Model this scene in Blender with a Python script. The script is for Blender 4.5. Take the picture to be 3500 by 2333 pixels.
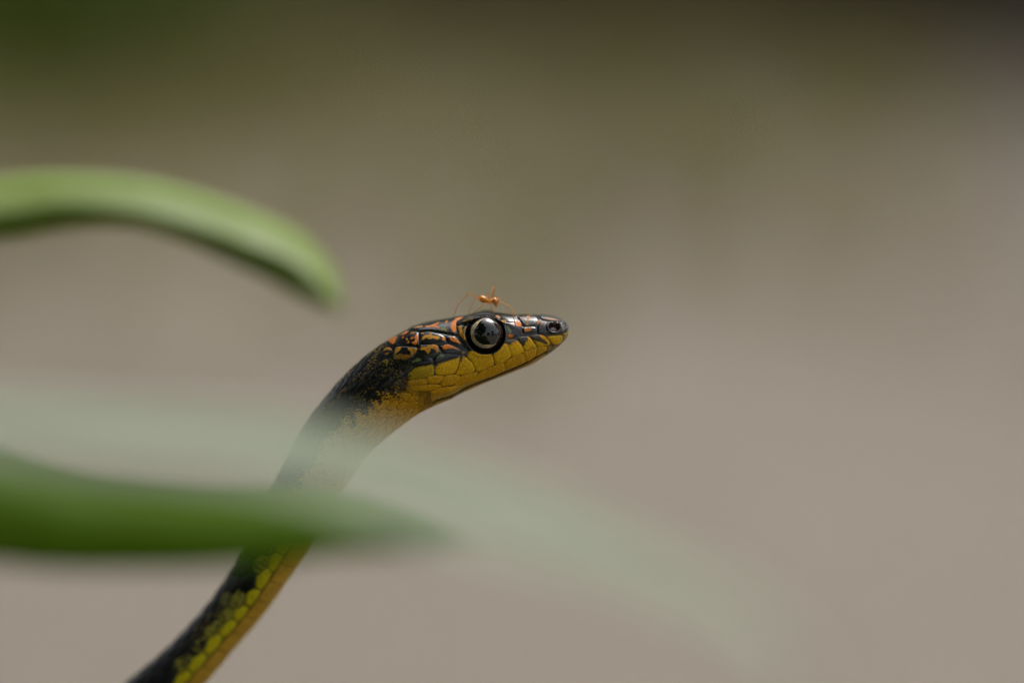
import bpy, bmesh, math, random
import numpy as np
from mathutils import Vector, Matrix

for o in list(bpy.data.objects):
    bpy.data.objects.remove(o, do_unlink=True)
scene = bpy.context.scene
COL = scene.collection
R = math.radians

# ------------------------------------------------------------------ camera
PITCH = R(10.0)
CAM_H = 0.30
LENS, SENSOR = 100.0, 36.0
FRAME_W = 0.110                      # metres seen across the frame at the snake
S = FRAME_W / 3500.0                 # metres per unit of the drawing grid
DIST = LENS / SENSOR * FRAME_W       # camera to snake
cam_d = bpy.data.cameras.new('camera')
cam = bpy.data.objects.new('camera', cam_d)
COL.objects.link(cam)
cam.location = (0, 0, CAM_H)
cam.rotation_euler = (math.pi / 2 - PITCH, 0, 0)
cam_d.lens = LENS
cam_d.sensor_width = SENSOR
cam_d.clip_start = 0.01
cam_d.clip_end = 400
cam_d.dof.use_dof = True
cam_d.dof.focus_distance = DIST - 0.0035
cam_d.dof.aperture_fstop = 4.0
scene.camera = cam

# ------------------------------------------------------------------ light
SUN_EL, SUN_AZ = R(62), R(35)        # azimuth measured from +Y towards +X
w = bpy.data.worlds.new('World')
scene.world = w
w.use_nodes = True
nt = w.node_tree
bg = nt.nodes['Background']
sky = nt.nodes.new('ShaderNodeTexSky')
sky.sky_type = 'NISHITA'
sky.sun_disc = False
sky.sun_elevation = SUN_EL
sky.sun_rotation = SUN_AZ
sky.air_density = 1.0
sky.dust_density = 6.0
sky.ozone_density = 0.6
hsv = nt.nodes.new('ShaderNodeHueSaturation')          # overcast: the same sky, greyed by cloud
hsv.inputs['Saturation'].default_value = 0.22
nt.links.new(sky.outputs[0], hsv.inputs['Color'])
nt.links.new(hsv.outputs[0], bg.inputs[0])
bg.inputs[1].default_value = 0.15
sun_d = bpy.data.lights.new('sun', 'SUN')
sun_d.energy = 0.8
sun_d.angle = R(25)
sun_d.color = (1.0, 0.95, 0.87)
sun = bpy.data.objects.new('sun', sun_d)
COL.objects.link(sun)
sdir = Vector((math.sin(SUN_AZ) * math.cos(SUN_EL), math.cos(SUN_AZ) * math.cos(SUN_EL), math.sin(SUN_EL)))
sun.rotation_euler = sdir.to_track_quat('Z', 'Y').to_euler()
vs = scene.view_settings
vs.view_transform = 'Standard'
vs.look = 'None'
vs.gamma = 1.0
vs.exposure = 0.45
vs.use_curve_mapping = False
scene.cycles.use_denoising = True
scene.cycles.max_bounces = 8
scene.cycles.pixel_filter_type = 'BLACKMAN_HARRIS'
scene.cycles.filter_width = 1.05

# ------------------------------------------------------------------ helpers
FWD = Vector((0, math.cos(PITCH), -math.sin(PITCH)))
UPV = Vector((0, math.sin(PITCH), math.cos(PITCH)))
CAMV = Vector((0, 0, CAM_H))


def place(px, py, depth_mm=0.0):
    """drawing grid (units of S on the snake's plane) + depth behind that plane -> world"""
    D = DIST + depth_mm * 0.001
    k = S * D / DIST
    return CAMV + Vector((1, 0, 0)) * ((px - 1750) * k) + UPV * (-(py - 1166.5) * k) + FWD * D


def mesh_obj(name, verts, faces, mat, parent=None, smooth=True):
    me = bpy.data.meshes.new(name)
    if isinstance(verts, np.ndarray):
        verts = verts.tolist()
    if isinstance(faces, np.ndarray):
        faces = faces.tolist()
    me.from_pydata(verts, [], faces)
    me.update()
    if smooth:
        me.polygons.foreach_set('use_smooth', [True] * len(me.polygons))
    me.materials.append(mat)
    o = bpy.data.objects.new(name, me)
    COL.objects.link(o)
    o.parent = parent
    return o


def empty(name, loc, label, cat, group=None):
    o = bpy.data.objects.new(name, None)
    o.empty_display_size = 0.01
    COL.objects.link(o)
    o.location = loc
    tag(o, label, cat, group)
    return o


def tag(o, label, cat, group=None):
    o['label'] = label
    o['category'] = cat
    if group:
        o['group'] = group


def adopt(o, parent):
    """parent while the mesh keeps its world coordinates"""
    o.parent = parent
    o.matrix_parent_inverse = Matrix.Translation(-Vector(parent.location))


def new_mat(name):
    m = bpy.data.materials.new(name)
    m.use_nodes = True
    n = m.node_tree
    return m, n, n.nodes['Principled BSDF']


def node(n, t, **kw):
    x = n.nodes.new(t)
    for k, v in kw.items():
        if hasattr(x, k):
            setattr(x, k, v)
    return x


def catmull(P, ts):
    """P (n,k) control rows at integer parameters; evaluate at ts"""
    P = np.asarray(P, float)
    n = len(P)
    ts = np.clip(ts, 0, n - 1 - 1e-9)
    i = ts.astype(int)
    f = (ts - i)[:, None]
    p0 = P[np.maximum(i - 1, 0)]
    p1 = P[i]
    p2 = P[np.minimum(i + 1, n - 1)]
    p3 = P[np.minimum(i + 2, n - 1)]
    return 0.5 * ((2 * p1) + (-p0 + p2) * f + (2 * p0 - 5 * p1 + 4 * p2 - p3) * f ** 2 + (-p0 + 3 * p1 - 3 * p2 + p3) * f ** 3)


def sstep(a, b, x):
    t = np.clip((x - a) / (b - a), 0, 1)
    return t * t * (3 - 2 * t)


RNG = np.random.default_rng(7)
_LAT = RNG.random((256, 256))


def vnoise(x, y):
    xi = np.floor(x).astype(int)
    yi = np.floor(y).astype(int)
    fx = x - xi
    fy = y - yi
    fx = fx * fx * (3 - 2 * fx)
    fy = fy * fy * (3 - 2 * fy)
    g = lambda a, b: _LAT[a % 256, b % 256]
    return (g(xi, yi) * (1 - fx) + g(xi + 1, yi) * fx) * (1 - fy) + (g(xi, yi + 1) * (1 - fx) + g(xi + 1, yi + 1) * fx) * fy


def fbm(x, y, oct=3):
    a, t, s = 0.5, 0, 0
    for k in range(oct):
        t = t + a * vnoise(x * 2 ** k + 17.3 * k, y * 2 ** k + 5.1 * k)
        s += a
        a *= 0.5
    return t / s


# ------------------------------------------------------------------ materials
def mat_ground():
    m, n, b = new_mat('dry_earth')
    tc = node(n, 'ShaderNodeTexCoord')
    n1 = node(n, 'ShaderNodeTexNoise'); n1.inputs['Scale'].default_value = 1.1; n1.inputs['Detail'].default_value = 6
    n2 = node(n, 'ShaderNodeTexNoise'); n2.inputs['Scale'].default_value = 60; n2.inputs['Detail'].default_value = 8
    n.links.new(tc.outputs['Object'], n1.inputs['Vector'])
    n.links.new(tc.outputs['Object'], n2.inputs['Vector'])
    r = node(n, 'ShaderNodeValToRGB')
    r.color_ramp.elements[0].position = 0.3
    r.color_ramp.elements[0].color = (0.238, 0.206, 0.168, 1)
    r.color_ramp.elements[1].position = 0.7
    r.color_ramp.elements[1].color = (0.315, 0.274, 0.228, 1)
    n.links.new(n1.outputs['Fac'], r.inputs['Fac'])
    mx = node(n, 'ShaderNodeMixRGB', blend_type='MULTIPLY'); mx.inputs[0].default_value = 0.5
    n.links.new(r.outputs[0], mx.inputs[1])
    r2 = node(n, 'ShaderNodeValToRGB')
    r2.color_ramp.elements[0].color = (0.45, 0.42, 0.4, 1)
    r2.color_ramp.elements[1].color = (1.2, 1.2, 1.2, 1)
    n.links.new(n2.outputs['Fac'], r2.inputs['Fac'])
    n.links.new(r2.outputs[0], mx.inputs[2])
    n.links.new(mx.outputs[0], b.inputs['Base Color'])
    b.inputs['Roughness'].default_value = 0.95
    bp = node(n, 'ShaderNodeBump'); bp.inputs['Distance'].default_value = 0.01
    n.links.new(n2.outputs['Fac'], bp.inputs['Height'])
    n.links.new(bp.outputs[0], b.inputs['Normal'])
    return m


def mat_leaf(name, c1, c2, trans=0.35, rough=0.4, spec=0.5, scale=8.0):
    m, n, b = new_mat(name)
    out = n.nodes['Material Output']
    tc = node(n, 'ShaderNodeTexCoord')
    nz = node(n, 'ShaderNodeTexNoise'); nz.inputs['Scale'].default_value = scale; nz.inputs['Detail'].default_value = 4
    n.links.new(tc.outputs['Object'], nz.inputs['Vector'])
    r = node(n, 'ShaderNodeValToRGB')
    r.color_ramp.elements[0].position = 0.35
    r.color_ramp.elements[0].color = (*c1, 1)
    r.color_ramp.elements[1].position = 0.65
    r.color_ramp.elements[1].color = (*c2, 1)
    n.links.new(nz.outputs['Fac'], r.inputs['Fac'])
    n.links.new(r.outputs[0], b.inputs['Base Color'])
    b.inputs['Roughness'].default_value = rough
    b.inputs['Specular IOR Level'].default_value = spec
    t = node(n, 'ShaderNodeBsdfTranslucent')
    hs = node(n, 'ShaderNodeHueSaturation')
    hs.inputs['Saturation'].default_value = 1.15
    hs.inputs['Value'].default_value = 1.5
    n.links.new(r.outputs[0], hs.inputs['Color'])
    n.links.new(hs.outputs[0], t.inputs['Color'])
    mx = node(n, 'ShaderNodeMixShader')
    mx.inputs[0].default_value = trans
    n.links.new(b.outputs[0], mx.inputs[1])
    n.links.new(t.outputs[0], mx.inputs[2])
    n.links.new(mx.outputs[0], out.inputs['Surface'])
    return m


def mat_plain(name, col, rough=0.5, coat=0.0, noise=0.15, scale=900.0):
    m, n, b = new_mat(name)
    tc = node(n, 'ShaderNodeTexCoord')
    nz = node(n, 'ShaderNodeTexNoise'); nz.inputs['Scale'].default_value = scale
    n.links.new(tc.outputs['Object'], nz.inputs['Vector'])
    r = node(n, 'ShaderNodeValToRGB')
    r.color_ramp.elements[0].position = 0.3
    r.color_ramp.elements[0].color = (*[c * (1 - noise) for c in col], 1)
    r.color_ramp.elements[1].position = 0.7
    r.color_ramp.elements[1].color = (*[min(1, c * (1 + noise)) for c in col], 1)
    n.links.new(nz.outputs['Fac'], r.inputs['Fac'])
    n.links.new(r.outputs[0], b.inputs['Base Color'])
    b.inputs['Roughness'].default_value = rough
    b.inputs['Coat Weight'].default_value = coat
    b.inputs['Coat Roughness'].default_value = 0.03
    return m


def mat_snake():
    m, n, b = new_mat('snake_scales')
    at = node(n, 'ShaderNodeAttribute'); at.attribute_name = 'pigment'
    ar = node(n, 'ShaderNodeAttribute'); ar.attribute_name = 'gloss'
    tc = node(n, 'ShaderNodeTexCoord')
    nz = node(n, 'ShaderNodeTexNoise'); nz.inputs['Scale'].default_value = 5200; nz.inputs['Detail'].default_value = 4
    n.links.new(tc.outputs['Object'], nz.inputs['Vector'])
    r = node(n, 'ShaderNodeValToRGB')
    r.color_ramp.elements[0].position = 0.3
    r.color_ramp.elements[0].color = (0.62, 0.62, 0.62, 1)
    r.color_ramp.elements[1].position = 0.7
    r.color_ramp.elements[1].color = (1.3, 1.3, 1.3, 1)
    n.links.new(nz.outputs['Fac'], r.inputs['Fac'])
    mx = node(n, 'ShaderNodeMixRGB', blend_type='MULTIPLY'); mx.inputs[0].default_value = 0.75
    n.links.new(at.outputs['Color'], mx.inputs[1])
    n.links.new(r.outputs[0], mx.inputs[2])
    n.links.new(mx.outputs[0], b.inputs['Base Color'])
    n.links.new(ar.outputs['Fac'], b.inputs['Roughness'])
    aw = node(n, 'ShaderNodeAttribute'); aw.attribute_name = 'wet'
    n.links.new(aw.outputs['Fac'], b.inputs['Coat Weight'])
    b.inputs['Coat IOR'].default_value = 1.9
    b.inputs['Coat Roughness'].default_value = 0.16
    b.inputs['Specular IOR Level'].default_value = 0.34
    bp = node(n, 'ShaderNodeBump'); bp.inputs['Distance'].default_value = 0.00006; bp.inputs['Strength'].default_value = 0.5
    n.links.new(nz.outputs['Fac'], bp.inputs['Height'])
    n.links.new(bp.outputs[0], b.inputs['Normal'])
    return m


# ------------------------------------------------------------------ ground
GM = mat_ground()
gx = np.concatenate([-np.geomspace(120, 3, 14), np.linspace(-2.8, 2.8, 90), np.geomspace(3, 120, 14)])
gy = np.concatenate([-np.geomspace(120, 0.3, 16), np.linspace(-0.2, 8, 130), np.geomspace(8.2, 160, 16)])
GX, GY = np.meshgrid(gx, gy)
GZ = 0.03 * (fbm(GX * 1.3 + 40, GY * 1.3 + 40, 4) - 0.5) * sstep(0.6, 1.4, np.hypot(GX, GY))
gv = np.stack([GX, GY, GZ], -1).reshape(-1, 3)
nx, ny = len(gx), len(gy)
idx = np.arange(nx * ny).reshape(ny, nx)
gf = np.stack([idx[:-1, :-1], idx[:-1, 1:], idx[1:, 1:], idx[1:, :-1]], -1).reshape(-1, 4)
ground = mesh_obj('ground', gv, gf, GM)
ground['kind'] = 'structure'
ground['label'] = 'pale dry bare earth running back behind the snake'


# ------------------------------------------------------------------ vegetation of the surroundings
def leaf_cloud(rng, centres, radii, count, size, flat=0.5):
    """count bent leaf shapes (two quads each) spread through ellipsoid clumps"""
    nc = len(centres)
    pick = rng.integers(0, nc, count)
    d = rng.normal(size=(count, 3))
    d /= np.linalg.norm(d, axis=1)[:, None]
    rr = rng.random(count) ** 0.45
    P = centres[pick] + d * (rr[:, None] * radii[pick])
    a = rng.normal(size=(count, 3)); a[:, 2] *= flat
    a[:, 2] -= 0.25
    a /= np.linalg.norm(a, axis=1)[:, None]
    b = np.cross(a, rng.normal(size=(count, 3)) * [0.4, 0.4, 1])
    b /= np.linalg.norm(b, axis=1)[:, None] + 1e-9
    nn = np.cross(a, b)
    L = size * (0.6 + 0.8 * rng.random(count))[:, None]
    W = L * 0.26
    v = np.stack([P, P + a * L * 0.5 + b * W + nn * W * 0.3, P + a * L - nn * L * 0.12, P + a * L * 0.5 - b * W + nn * W * 0.3,
                  P + a * L * 0.5], 1).reshape(-1, 3)
    k = np.arange(count)[:, None] * 5
    f = np.concatenate([k + [0, 1, 4], k + [1, 2, 4], k + [4, 2, 3], k + [0, 4, 3]])
    return v, f


def tube(path, radii, seg=10, cap=True):
    path = [Vector(p) for p in path]
    vs_, fs_ = [], []
    n = len(path)
    ref = None
    for i, p in enumerate(path):
        t = (path[min(i + 1, n - 1)] - path[max(i - 1, 0)]).normalized()
        if ref is None:
            ref = Vector((0, 0, 1)) if abs(t.z) < 0.9 else Vector((1, 0, 0))
        u = (ref - t * ref.dot(t)).normalized()
        ref = u
        v_ = t.cross(u)
        for k in range(seg):
            a = 2 * math.pi * k / seg
            vs_.append(p + (u * math.cos(a) + v_ * math.sin(a)) * radii[i])
    for i in range(n - 1):
        for k in range(seg):
            fs_.append((i * seg + k, i * seg + (k + 1) % seg, (i + 1) * seg + (k + 1) % seg, (i + 1) * seg + k))
    if cap:
        fs_.append(tuple(range(seg - 1, -1, -1)))
        fs_.append(tuple((n - 1) * seg + k for k in range(seg)))
    return [tuple(v) for v in vs_], fs_


def join(parts):
    V, F = [], []
    for v, f in parts:
        o = len(V)
        V += [tuple(x) for x in v]
        F += [tuple(int(i) + o for i in q) for q in f]
    return V, F


BARK = mat_plain('bark', (0.09, 0.07, 0.05), 0.9, 0, 0.4, 30)
BUSH = mat_leaf('bush_leaves', (0.07, 0.12, 0.010), (0.12, 0.185, 0.016), 0.3, 0.5, 0.3, 3)
BUSH2 = mat_leaf('olive_leaves', (0.23, 0.215, 0.085), (0.31, 0.285, 0.125), 0.3, 0.6, 0.3, 3)
DRY = mat_leaf('dry_leaves', (0.29, 0.225, 0.165), (0.38, 0.30, 0.225), 0.2, 0.8, 0.2, 3)
TREE = mat_leaf('tree_leaves', (0.03, 0.05, 0.012), (0.055, 0.085, 0.02), 0.25, 0.5, 0.3, 1.5)


def plant(name, seed, loc, h, spread, trunk_h, trunk_r, clumps, leaves, size, mat, label, cat, group=None, low=0.0, power=1.0):
    rng = np.random.default_rng(seed)
    root = empty(name, loc, label, cat, group)
    parts = []
    top = np.array([rng.normal() * .05 * h, rng.normal() * .05 * h, max(trunk_h, 0.25 * h)])
    parts.append(tube([(0, 0, -0.05), top * 0.5 + [0.02 * h, 0, 0], top], [trunk_r, trunk_r * .8, trunk_r * .6], 8))
    C = []
    for k in range(clumps):
        a = rng.random() * 2 * math.pi
        q = spread * math.sqrt(rng.random()) * 0.8
        z = low + (h - low) * (0.04 + 0.9 * rng.random() ** power)
        q *= 1.0 - 0.6 * max(0.0, (z - low) / (h - low) - 0.4)
        C.append([math.cos(a) * q, math.sin(a) * q, z])
    C = np.array(C)
    for c in C[:14]:
        mid = (top + c) * 0.5 + [0, 0, -0.04 * h]
        parts.append(tube([tuple(top * 0.7), tuple(mid), tuple(c)], [trunk_r * .5, trunk_r * .3, trunk_r * .1], 6))
    V, F = join(parts)
    mesh_obj('trunk', V, F, BARK, root)
    rad = np.stack([np.full(clumps, spread * .42), np.full(clumps, spread * .42), np.full(clumps, spread * .34)], 1) * (0.6 + 0.7 * rng.random((clumps, 1)))
    v, f = leaf_cloud(rng, C, rad, leaves, size)
    v[:, 2] = np.maximum(v[:, 2], 0.01)
    mesh_obj('crown', v, f, mat, root)
    return root


plant('bush', 11, (-0.95, 3.3, 0), 1.3, 0.70, 0.3, 0.03, 44, 8000, 0.07, BUSH, 'dark green leafy bush blurred behind the upper curved leaf', 'bush', power=2.0)
plant('bush', 12, (-0.05, 5.0, 0), 1.2, 0.80, 0.3, 0.03, 36, 6000, 0.08, BUSH2, 'olive bush blurred far behind the ant on bare earth', 'bush', power=2.0)
plant('dry_shrub', 13, (0.95, 4.3, 0), 1.2, 0.70, 0.3, 0.03, 36, 6000, 0.08, DRY, 'brown withered shrub blurred beyond the snake\'s snout', 'shrub', power=2.0)
plant('tree', 14, (0.3, 8.8, 0), 6.0, 2.4, 3.0, 0.14, 44, 6000, 0.26, TREE, 'tall unseen tree added to shade the far earth behind the shrubs', 'tree', low=2.0)  # this and the next two: unseen, added to block sky over the far earth
plant('tree', 15, (-2.6, 5.6, 0), 6.0, 2.2, 3.0, 0.14, 40, 5500, 0.26, TREE, 'tall unseen tree added for shade behind the dark green bush', 'tree', low=2.0)
plant('tree', 16, (3.0, 5.8, 0), 6.0, 2.2, 3.0, 0.14, 40, 5500, 0.26, TREE, 'tall unseen tree added for shade behind the withered shrub', 'tree', low=2.0)
# low undergrowth: in the shade at the back of the clearing, and added thick out of view by the camera to darken the eye's reflection
rng = np.random.default_rng(77)
n_a, n_b = 3600, 22000
ya = 1.5 + 6.5 * rng.random(n_a) ** 0.66
xa = -0.12 - 0.36 * ya + 0.56 * ya * rng.random(n_a) ** 1.7
xb = 0.08 - 4.2 * rng.random(n_b) ** 1.1
yb = 0.55 - 4 * rng.random(n_b) ** 1.1
UC = np.concatenate([np.stack([xa, ya, 0.05 * rng.random(n_a)], 1), np.stack([xb, yb, 0.06 * rng.random(n_b)], 1)])
uv, uf = [], []
nU = len(UC)
up = rng.normal(size=(nU, 3)) * [0.6, 0.6, 0.2] + [0, 0, 0.55]
up /= np.linalg.norm(up, axis=1)[:, None]
sd_ = np.cross(up, rng.normal(size=(nU, 3))); sd_ /= np.linalg.norm(sd_, axis=1)[:, None]
Lh = (0.06 + 0.07 * rng.random(nU))[:, None]
base_ = UC * [1, 1, 0.4]
uv = np.stack([base_, base_ + up * Lh * .5 + sd_ * Lh * .2, base_ + up * Lh - [0, 0, 0.01], base_ + up * Lh * .5 - sd_ * Lh * .2], 1).reshape(-1, 3)
k = np.arange(nU)[:, None] * 4
ka, kb = k[:n_a], k[n_a:] - 4 * n_a
for kk, vv, mm, lab in ((ka, uv[:4 * n_a], BUSH2, 'low olive undergrowth on the earth along the back of the clearing'),
                        (kb, uv[4 * n_a:], TREE, 'dark low undergrowth added out of view around the foot of the arching plant')):
    under = mesh_obj('undergrowth', vv, np.concatenate([kk + [0, 1, 2], kk + [0, 2, 3]]), mm)
    under['kind'] = 'stuff'
    tag(under, lab, 'undergrowth')
# trees standing behind the photographer: they close off part of the sky and show in the snake's eye
plant('tree', 21, (-2.3, -3.4, 0), 9.0, 2.6, 3.0, 0.22, 44, 8000, 0.30, TREE, 'tall broad tree mirrored dark in the snake\'s eye', 'tree', low=0.9)
plant('tree', 26, (-1.9, -0.9, 0), 5.0, 1.5, 2.4, 0.09, 26, 5000, 0.16, TREE, 'unseen young tree added over the arching plant to block sky', 'tree', low=1.7)  # added overhead, out of view, to keep sky out of the eye's left side
plant('tree', 22, (-4.6, 1.5, 0), 8.5, 2.8, 3.0, 0.2, 40, 6500, 0.30, TREE, 'tall tree beside the clearing, beyond the arching plant', 'tree', low=0.9)
plant('tree', 23, (4.5, -13.0, 0), 6.0, 3.0, 2.0, 0.2, 24, 4000, 0.34, TREE, 'low tree of the tree line mirrored in the snake\'s eye', 'tree', low=0.4)
plant('tree', 24, (11.0, -10.0, 0), 7.5, 3.2, 2.0, 0.2, 26, 4000, 0.34, TREE, 'low spreading tree at the far edge of the clearing', 'tree', low=0.4)
plant('tree', 25, (7.0, 3.0, 0), 8.5, 3.0, 2.0, 0.2, 36, 5500, 0.32, TREE, 'tall tree at the clearing\'s edge that the snake faces', 'tree', low=0.6)
# litter of dead leaves on the earth
rng = np.random.default_rng(5)
LN = 1500
ly = 0.9 + 7 * rng.random(LN) ** 0.6
lx = (rng.random(LN) - 0.5) * (0.8 + 0.75 * ly)
LC = np.stack([lx, ly, np.full(LN, 0.014)], 1)
lv, lf = leaf_cloud(rng, LC, np.full((LN, 3), 0.001), LN, 0.05, 0.05)
base = np.repeat(LC, 5, axis=0)
lv[:, 2] = 0.018 + np.clip(lv[:, 2] - 0.014, -0.5, 0.5) * 0.35
litter = mesh_obj('leaf_litter', lv, lf, DRY)
litter['kind'] = 'stuff'
tag(litter, 'scattered dead brown leaves lying on the bare earth', 'leaf litter')

# ------------------------------------------------------------------ the snake: pigment and scale map in side view
CROPS = {'P': (1700, 1050), 'Q': (1530, 1050), 'R': (1380, 1070), 'S': (1230, 1110), 'T': (1380, 1200), 'U': (1600, 1160), 'V': (1180, 1250)}
X0, Y0, X1, Y1 = 1170, 1040, 1965, 1500
SS = 1.0
MH, MW = Y1 - Y0, X1 - X0
gx_, gy_ = np.meshgrid(np.arange(MW) + X0 + 0.5, np.arange(MH) + Y0 + 0.5)
WARP1 = (fbm(gx_ / 11, gy_ / 11, 3) - 0.5)
WARP2 = (fbm(gx_ / 11 + 60, gy_ / 11 + 33, 3) - 0.5)
SPECK = fbm(gx_ / 4.0 + 9, gy_ / 4.0 + 71, 2)


def parse(c, txt):
    v = np.array([float(t) for t in txt.replace(',', ' ').split()]).reshape(-1, 2) / 8.711
    return v + np.array(CROPS[c])


def chaikin(p, it=2):
    for _ in range(it):
        q = np.roll(p, -1, 0)
        p = np.stack([0.78 * p + 0.22 * q, 0.22 * p + 0.78 * q], 1).reshape(-1, 2)
    return p


def sdist(p, warp=0.0, pad=14):
    """signed distance (inside positive) on the map window of polygon p"""
    a = np.maximum(np.floor(p.min(0) - pad - [X0, Y0]).astype(int), 0)
    b = np.minimum(np.ceil(p.max(0) + pad - [X0, Y0]).astype(int), [MW, MH])
    sl = (slice(a[1], b[1]), slice(a[0], b[0]))
    x = gx_[sl] + warp * WARP1[sl]
    y = gy_[sl] + warp * WARP2[sl]
    d2 = np.full(x.shape, 1e9)
    ins = np.zeros(x.shape, bool)
    q = np.roll(p, -1, 0)
    for (ax, ay), (bx, by) in zip(p, q):
        ex, ey = bx - ax, by - ay
        t = np.clip(((x - ax) * ex + (y - ay) * ey) / (ex * ex + ey * ey + 1e-9), 0, 1)
        d2 = np.minimum(d2, (x - ax - t * ex) ** 2 + (y - ay - t * ey) ** 2)
        cond = ((ay > y) != (by > y)) & (x < (bx - ax) * (y - ay) / (by - ay + 1e-12) + ax)
        ins ^= cond
    d = np.sqrt(d2)
    return sl, np.where(ins, d, -d)


BLACK = (0.008, 0.008, 0.0085)
SLATE = (0.022, 0.023, 0.025)
GREY = (0.09, 0.095, 0.10)
ORANGE = (0.74, 0.20, 0.003)
OCHRE = (0.56, 0.26, 0.006)
PEACH = (0.58, 0.26, 0.09)
YELLOW = (0.88, 0.49, 0.001)
GOLD = (0.76, 0.39, 0.002)
OLIVE = (0.22, 0.22, 0.03)
MOSS = (0.17, 0.23, 0.09)
PALE = (0.36, 0.35, 0.24)
SKIN = (0.30, 0.20, 0.12)

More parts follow.
